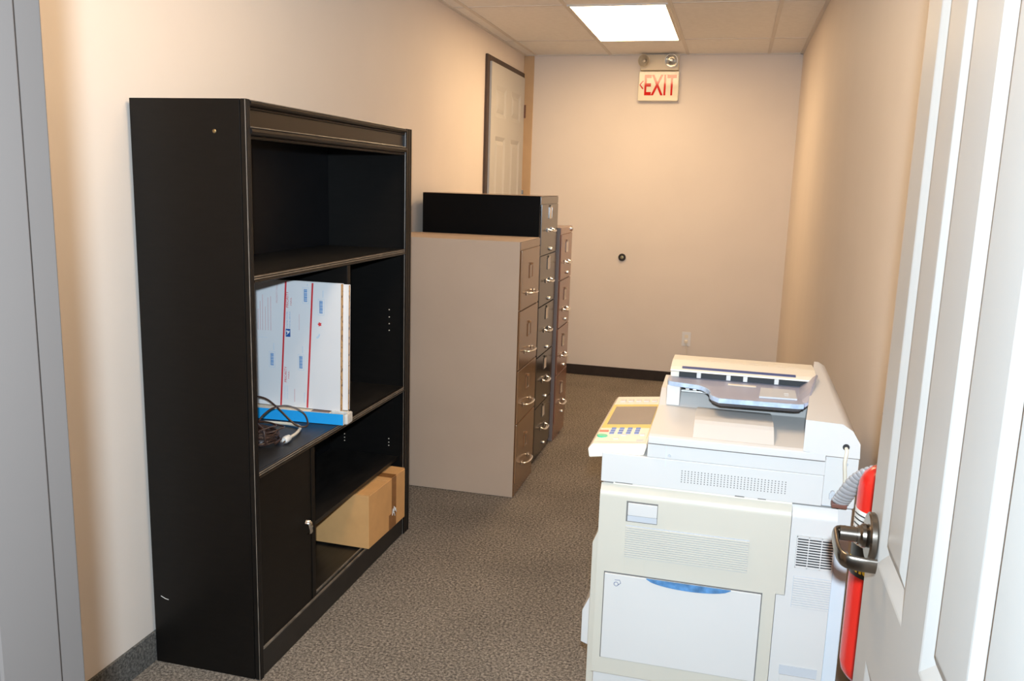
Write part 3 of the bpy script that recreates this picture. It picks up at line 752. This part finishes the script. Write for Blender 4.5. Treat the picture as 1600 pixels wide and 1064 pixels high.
# narrow rear panel with vents
rp_ = obj('rear_side_panel', MB().prism([(YN + .0215, .6075), (YN + .004, .6075), (YN + .004, .812), (YN + .008, .826), (YN + .0215, .8425)], 'x', .1945, .3000).prism([(YN + .0215, .06), (YN + .004, .07), (YN + .004, .6075), (YN + .0215, .6075)], 'x', .1735, .3000), M['white'], cp)
obj('vent_backing', MB().box(.2105, .298, YN + .0022, YN + .0038, .688, .770), M['dark'], rp_)
mb = MB()
for k in range(12):
    z = .6895 + k * .0068
    mb.box(.2105, .298, YN - .001, YN + .002, z, z + .0032, .0005)
for x in (.2105, .238, .268, .296): mb.box(x, x + .002, YN - .0012, YN + .002, .688, .770)
mb.box(.2105, .298, YN - .0012, YN + .002, .768, .7705).box(.2105, .298, YN - .0012, YN + .002, .6875, .6895)
obj('black_vent', mb, M['white'], rp_)
obj('slot_backing', MB().box(.2105, .301, YN + .0028, YN + .0038, .581, .664), M['greyp'], rp_)
mb = MB()
for k in range(13):
    z = .5825 + k * .0063
    mb.box(.212, .2995, YN, YN + .0027, z, z + .0046, .0008)
obj('white_vent', mb, M['white'], rp_)
obj('lower_recess', MB().box(.185 + .012, .288, YN + .002, YN + .0038, .395, .420), M['greyp'], rp_)
obj('lower_label', MB().box(.199, .285, YN + .001, YN + .0038, .330, .394), M['white'], rp_)
obj('corner_strip', MB().box(.3005, .3345, YN + .008, YN + .0298, .06, .735, .003), M['bluegrey'], cp)
# scanner unit
YS = YN + .014
su = obj('scanner_unit', MB().box(-.283, .2605, YS, 2.635, .8475, .926, .003).box(-.168, .2605, YS, 2.635, .9262, .966, .0015).box(.2607, .337, YS + .010, 2.635, .8475, .978, .003), M['white'], cp)
obj('lower_lip', MB().box(-.250, .193, YS + .004, YS + .03, .8425, .8472), M['ivory'], su)
mb = MB()
for i in range(32):
    for j in range(6):
        x = -.078 + i * .0081; z = .8700 + j * .0058 + (x + .078) * .0
        mb.lathe([(.0001, -.0004), (.0016, -.0004), (.0016, 0), (.0001, 0)], (x, YS, z), 'y', 6)
obj('perforation', mb, M['seam'], su)
for x, z in ((-.112, .935), (.309, .957)):
    obj('screw', MB().lathe([(.001, -.0015), (.003, -.0015), (.004, 0), (.001, 0)], (x, YS + (.010 if x > .2 else 0), z), 'y', 12), M['greyp'], su)
mb = MB()
mb.box(.276, .290, YS + .004, YS + .0099, .866, .882, .002).tube([(.283, YS + .004, .886), (.283, YS - .004, .886)], .005, 10)
obj('connector', mb, M['greyp'], su)
obj('seam_line', MB().box(-.121, -.1195, YS - .0003, YS, .905, .966).box(.262, .334, YS + .0096, YS + .01, .8475, .8490), M['bluegrey'], su)
obj('scan_label', MB().box(-.245, -.200, YS - .0003, YS, .8480, .8500).box(.055, .078, YS - .0003, YS, .8478, .8505).box(.110, .13, YS - .0003, YS, .8478, .8500), M['seam'], su)
# lid with raised stacking ramp
ld = obj('platen_lid', MB().prism([(YN - .003, .9675), (2.60, .9675), (2.60, 1.034), (2.44, 1.030), (2.36, .998), (YN + .01, .990), (YN - .003, .986)], 'x', -.166, .2575, bev=.002), M['white'], cp)
obj('stacking_ramp', MB().prism([(YN + .012, .9895), (2.36, .9980), (2.36, 1.0015), (2.30, 1.012), (2.20, 1.017), (2.168, 1.016), (2.150, 1.011)], 'x', -.058, .138, bev=.0008), M['white'], ld)
obj('lid_seam', MB().box(-.1655, .257, YN - .001, YS + .06, .9663, .9673), M['seam'], ld)
# rear feeder housing: loft along the machine
r0_ = [(.204, YN - .004, .9885), (.204, YN - .004, 1.066), (.288, YN - .004, 1.063), (.312, YN - .004, 1.048), (.331, YN - .004, 1.018), (.333, YN - .004, .982), (.262, YN - .004, .982)]
r1_ = [(.2625, 2.60, 1.03), (.2625, 2.60, 1.110), (.274, 2.60, 1.110), (.292, 2.60, 1.100), (.331, 2.60, 1.03), (.333, 2.60, .982), (.262, 2.60, .982)]
af = obj('feeder_rear_housing', MB().loft(r0_, r1_), M['white'], cp)
# feeder body at the far end
fbm = MB()
fbm.prism([(2.432, 1.034), (2.60, 1.034), (2.60, 1.075), (2.585, 1.102), (2.49, 1.106), (2.425, 1.099), (2.405, 1.0935), (2.404, 1.0890), (2.425, 1.088), (2.432, 1.087)], 'x', -.142, .256, bev=.0012)
ad = obj('feeder_body', fbm, M['ivory'], cp)
obj('feed_slot', MB().box(-.118, .232, 2.4255, 2.4315, 1.060, 1.0875), M['dark'], ad)
obj('slot_edge_strip', MB().loft([(-.110, 2.414, 1.0966), (.200, 2.414, 1.0966), (.200, 2.428, 1.1001), (-.110, 2.428, 1.1001)], [(-.110, 2.414, 1.0972), (.200, 2.414, 1.0972), (.200, 2.428, 1.1007), (-.110, 2.428, 1.1007)]), M['navy'], ad)
for x in (-.062, .020, .066, .150):
    obj('paper_guide', MB().box(x - .006, x + .006, 2.414, 2.4252, 1.0715, 1.0865 if x > -.05 else 1.0875, .001), M['white'], ad)
mb = MB()
for k in range(9):
    x = -.105 + k * .036
    mb.box(x, x + .018 + .006 * (k % 3), 2.505 + .012 * (k % 2), 2.509 + .012 * (k % 2), 1.1040, 1.1058 - .0004 * (k % 2))
obj('feeder_print', mb, M['brass'] if False else M['card_label'], ad)
# document tray
def smooth_poly():
    left = bez([(-.146, 2.372), (-.140, 2.352), (-.105, 2.345), (-.055, 2.330), (-.030, 2.290), (-.024, 2.235), (-.005, 2.205)], 5)
    P = [(v.x, v.y) for v in [Vector((p[0], p[1])) if False else p for p in left]]
    return P
def bez2(pts, n): return [(v.x, v.y) for v in bez([(p[0], p[1], 0) for p in pts], n)]
edge = bez2([(-.146, 2.384), (-.140, 2.356), (-.105, 2.345), (-.055, 2.330), (-.030, 2.290), (-.024, 2.240), (-.002, 2.208)], 5)
edge += [(.196, 2.218), (.210, 2.224), (.214, 2.24)]
outline = edge + [(.248, 2.424), (-.146, 2.424)]
mb = MB(); ztray = lambda y: 1.066 + (y - 2.2) * .015
b = bmesh.new()
lo = [b.verts.new((x, y, ztray(y) - .006)) for x, y in outline]; hi = [b.verts.new((x, y, ztray(y))) for x, y in outline]
b.faces.new(lo[::-1]); b.faces.new(hi)
for i in range(len(outline)): b.faces.new((lo[i], lo[(i + 1) % len(outline)], hi[(i + 1) % len(outline)], hi[i]))
bmesh.ops.recalc_face_normals(b, faces=b.faces[:]); mb._merge(b)
tr = obj('document_tray', mb, M['traygrey'], cp)
mb = MB(); b = bmesh.new()
strip = edge
va = [b.verts.new((x, y, ztray(y) + .0012)) for x, y in strip]; vb = [b.verts.new((x, y - .0012, ztray(y) - .0105)) for x, y in strip]
cx0 = Vector((.08, 2.45))
vc = [b.verts.new((x + (cx0.x - x) * .02, y + (cx0.y - y) * .03, ztray(y) - .0105)) for x, y in strip]
vd = [b.verts.new((x + (cx0.x - x) * .02, y + (cx0.y - y) * .03, ztray(y) + .0012)) for x, y in strip]
for i in range(len(strip) - 1):
    for p, q in ((va, vb), (vb, vc), (vc, vd), (vd, va)):
        b.faces.new((p[i], p[i + 1], q[i + 1], q[i]))
for i in (0, -1): b.faces.new((va[i], vb[i], vc[i], vd[i]))
bmesh.ops.recalc_face_normals(b, faces=b.faces[:]); mb._merge(b)
obj('tray_rim', mb, M['trayrim'], tr)
mb = MB()
ub = [(x + (cx0.x - x) * .01, y + (cx0.y - y) * .015, ztray(y) - .0107) for x, y in edge[20:]]
ub2 = [(x + (cx0.x - x) * .06, y + (cx0.y - y) * .09, ztray(y) - .0235) for x, y in edge[20:]]
mb.loft(ub + [(.215, 2.40, 1.0575), (-.03, 2.40, 1.0575)], ub2 + [(.205, 2.40, 1.046), (-.02, 2.40, 1.046)])
obj('tray_underside', mb, M['traydark'], tr)
fx = lambda y: .2145 + (y - 2.24) * .185
def wall_ring(y, hgt, inw): return [(fx(y) - inw, y, ztray(y) + .0003), (fx(y) + .001, y, ztray(y) - .010), (fx(y) + .010, y, ztray(y) + hgt - .003), (fx(y) + .006, y, ztray(y) + hgt)]
mb = MB()
ys_ = [(2.236, .004, .004), (2.27, .018, .012), (2.32, .030, .024), (2.38, .037, .033), (2.4235, .038, .036)]
for q0, q1 in zip(ys_, ys_[1:]): mb.loft(wall_ring(*q0), wall_ring(*q1))
obj('tray_side_wall', mb, M['traygrey'], tr)
obj('sliding_guide', MB().loft([(.100, 2.255, ztray(2.255) + .0006), (.196, 2.262, ztray(2.262) + .0006), (.196, 2.355, ztray(2.355) + .0006), (.107, 2.355, ztray(2.355) + .0006)],
                               [(.100, 2.255, ztray(2.255) + .005), (.196, 2.262, ztray(2.262) + .005), (.196, 2.355, ztray(2.355) + .005), (.107, 2.355, ztray(2.355) + .005)]), M['greyp'], tr)
obj('guide_arrows', MB().box(.165, .176, 2.285, 2.289, ztray(2.287) + .005, ztray(2.287) + .006).box(.165, .176, 2.305, 2.309, ztray(2.307) + .005, ztray(2.307) + .006), M['white'], tr)
obj('paper_strip', MB().box(.020, .095, 2.368, 2.385, ztray(2.376) + .0003, ztray(2.376) + .0012), M['ivory'], tr)
# white pillar and rollers under the left end of the tray
obj('feeder_pillar', MB().box(-.146, -.108, 2.356, 2.431, 1.000, 1.0585, .004), M['white'], cp)
mb = MB().tube([(-.107, 2.40, 1.049), (-.03, 2.40, 1.049)], .004, 10).tube([(-.107, 2.405, 1.034), (-.03, 2.405, 1.034)], .003, 10)
for x in (-.095, -.075, -.045): mb.tube([(x, 2.398, 1.043), (x + .010, 2.398, 1.043)], .006, 12)
obj('exit_roller', mb, M['chrome'], cp)
obj('roller_cavity', MB().box(-.107, -.010, 2.4245, 2.4315, 1.0345, 1.0575), M['dark'], cp)
# operator panel
op = obj('operator_panel', MB().prism([(-.318, .906), (-.176, .9265), (-.1700, .9500), (-.1705, .958), (-.312, .944), (-.322, .930)], 'y', 2.100, 2.625, bev=.004), M['ivory'], cp)
tilt = (.958 - .944) / (.1415)
def pz(x): return .944 + (x + .312) * tilt
def slab(x0, x1, y0, y1, o0, o1):
    lo = [(x0, y0, pz(x0) + o0), (x1, y0, pz(x1) + o0), (x1, y1, pz(x1) + o0), (x0, y1, pz(x0) + o0)]
    return lo, [(p[0], p[1], p[2] + o1 - o0) for p in lo]
obj('yellow_bezel', MB().loft(*slab(-.310, -.176, 2.255, 2.515, .0003, .0012)).loft(*slab(-.310, -.176, 2.15, 2.2548, .0003, .0008)), M['yellow'], op)
obj('key_field', MB().loft(*slab(-.309, -.177, 2.115, 2.245, .0013, .0018)), M['ivory'], op)
obj('touch_screen', MB().loft(*slab(-.299, -.178, 2.285, 2.485, .0014, .0022)), M['screen'], op)
for i in range(4):
    for j in range(3):
        x = -.279 + i * .022; y = 2.186 + j * .023
        obj('number_key', MB().loft(*slab(x, x + .012, y, y + .012, .002, .004)), M['keyblue'], op)
obj('start_key', MB().prism([(-.294 + .014 * math.cos(k * PI / 8), 2.164 + .013 * math.sin(k * PI / 8)) for k in range(16)], 'z', pz(-.294) + .0015, pz(-.294) + .005), M['keygreen'], op)
obj('stop_key', MB().loft(*slab(-.308, -.284, 2.205, 2.218, .002, .004)), M['keyred'], op)
for k in range(5):
    obj('mode_key', MB().loft(*slab(-.296 + k * .024, -.280 + k * .024, 2.55, 2.575, .0003, .003)), M['white'], op)
obj('power_key', MB().loft(*slab(-.196, -.184, 2.170, 2.185, .002, .0045)), M['white'], op)
for x, y in ((-.262, 2.135), (-.245, 2.168)): obj('function_key', MB().loft(*slab(x, x + .014, y, y + .012, .002, .004)), M['white'], op)
obj('panel_badge', MB().loft(*slab(-.200, -.182, 2.120, 2.132, .0019, .0024)), M['greyp'], op)
obj('panel_arm', MB().box(-.300, -.1685, 2.16, 2.60, .9262, .936), M['ivory'], op) if False else None
# cable from the feeder and the flat ribbed cable
mb = MB().tube(bez([(.300, YN - .006, 1.006), (.301, YN - .016, .999), (.299, YN - .018, .975), (.303, YN - .012, .94), (.306, YN - .006, .91), (.308, YN - .004, .885)], 8), .0042, 10)
obj('feeder_cable', mb, M['ivorywire'], cp)
obj('cable_grommet', MB().lathe([(.001, -.003), (.007, -.003), (.008, 0), (.001, 0)], (.300, YN - .0045, 1.008), 'y', 16), M['dark'], cp)
path = bez([(.297, YN - .012, .872), (.306, YN - .030, .900), (.322, YN - .05, .940), (.342, YN - .07, .968), (.368, YN - .085, .985), (.392, YN - .09, .992)], 14)
rad = [.021 * (.84, .98, 1.0, .98)[i % 4] for i in range(len(path))]
obj('ribbed_cable', MB().tube(path, rad, 14, flat=.45, up=(0, 1, .3)), M['ribbed'], cp)
obj('cable_end', MB().box(.279, .314, YN - .022, YN + .004, .860, .871, .002), mat('rust_plug', (.16, .06, .04, 1), .5), cp)

# ------------------------------------------------------------------ fire extinguisher
EX, EY, ER = .358, 1.85, .0585
fe = thing('fire_extinguisher', 'red fire extinguisher on the right wall behind the open door', 'fire extinguisher', (EX, EY, .55))
prof = [(.001, .548), (.030, .549), (.044, .556), (.054, .570), (ER, .592), (ER, .985), (.056, 1.005), (.048, 1.022), (.034, 1.034), (.020, 1.038), (.018, 1.052), (.001, 1.052)]
obj('cylinder', MB().lathe(prof, (EX, EY, 0), 'z', 48), M['red'], fe)
obj('black_band', MB().lathe([(ER + .0003, .800), (ER + .0006, .800), (ER + .0006, .868), (ER + .0003, .868)], (EX, EY, 0), 'z', 48), M['blacktag'], fe)
obj('paper_label', MB().lathe([(ER + .0003, .8685), (ER + .0007, .8685), (ER + .0007, .945), (ER + .0003, .945)], (EX, EY, 0), 'z', 48), M['tagwhite'], fe)
mb = text_mb('Sentry', .036, Matrix.Identity(4), .0004, .0012)
A0 = math.radians(222)
for v in mb.bm.verts:
    a = A0 + v.co.x / ER; rr = ER + .0012 + v.co.z; zz = .822 + v.co.y
    v.co = Vector((EX + rr * math.cos(a), EY + rr * math.sin(a), zz))
obj('lettering', mb, M['tagyellow'], fe, smooth=False)
mb = MB()
for k in range(6):
    z = .880 + k * .011
    a0, a1 = math.radians(185), math.radians(262 - 9 * (k % 3))
    mb.tube([(EX + (ER + .001) * math.cos(a0 + (a1 - a0) * i / 10), EY + (ER + .001) * math.sin(a0 + (a1 - a0) * i / 10), z) for i in range(11)], .0014, 5)
obj('label_print', mb, M['blacktag'], fe, smooth=False)
obj('valve', MB().lathe([(.001, 1.0525), (.014, 1.0525), (.014, 1.085), (.010, 1.090), (.001, 1.090)], (EX, EY, 0), 'z', 20).tube([(EX, EY, 1.075), (EX, EY - .03, 1.072)], .007, 10), M['nickel'], fe)
obj('carry_handle', MB().box(EX - .010, EX + .010, EY - .02, EY + .095, 1.0905, 1.096, .002), M['rubber'], fe)
obj('squeeze_lever', MB().prism([(EY - .015, 1.100), (EY + .10, 1.125), (EY + .10, 1.131), (EY - .015, 1.108)], 'x', EX - .009, EX + .009), M['rubber'], fe)
obj('bracket', MB().box(XR - .006, XR - .0005, EY - .025, EY + .025, .60, 1.0, .001).box(EX - .02, XR - .0065, EY - .02, EY + .02, .535, .5475, .002).box(XR - .006, XR - .0005, EY - .02, EY + .02, .535, .5995, .001), M['blacktag'], fe)
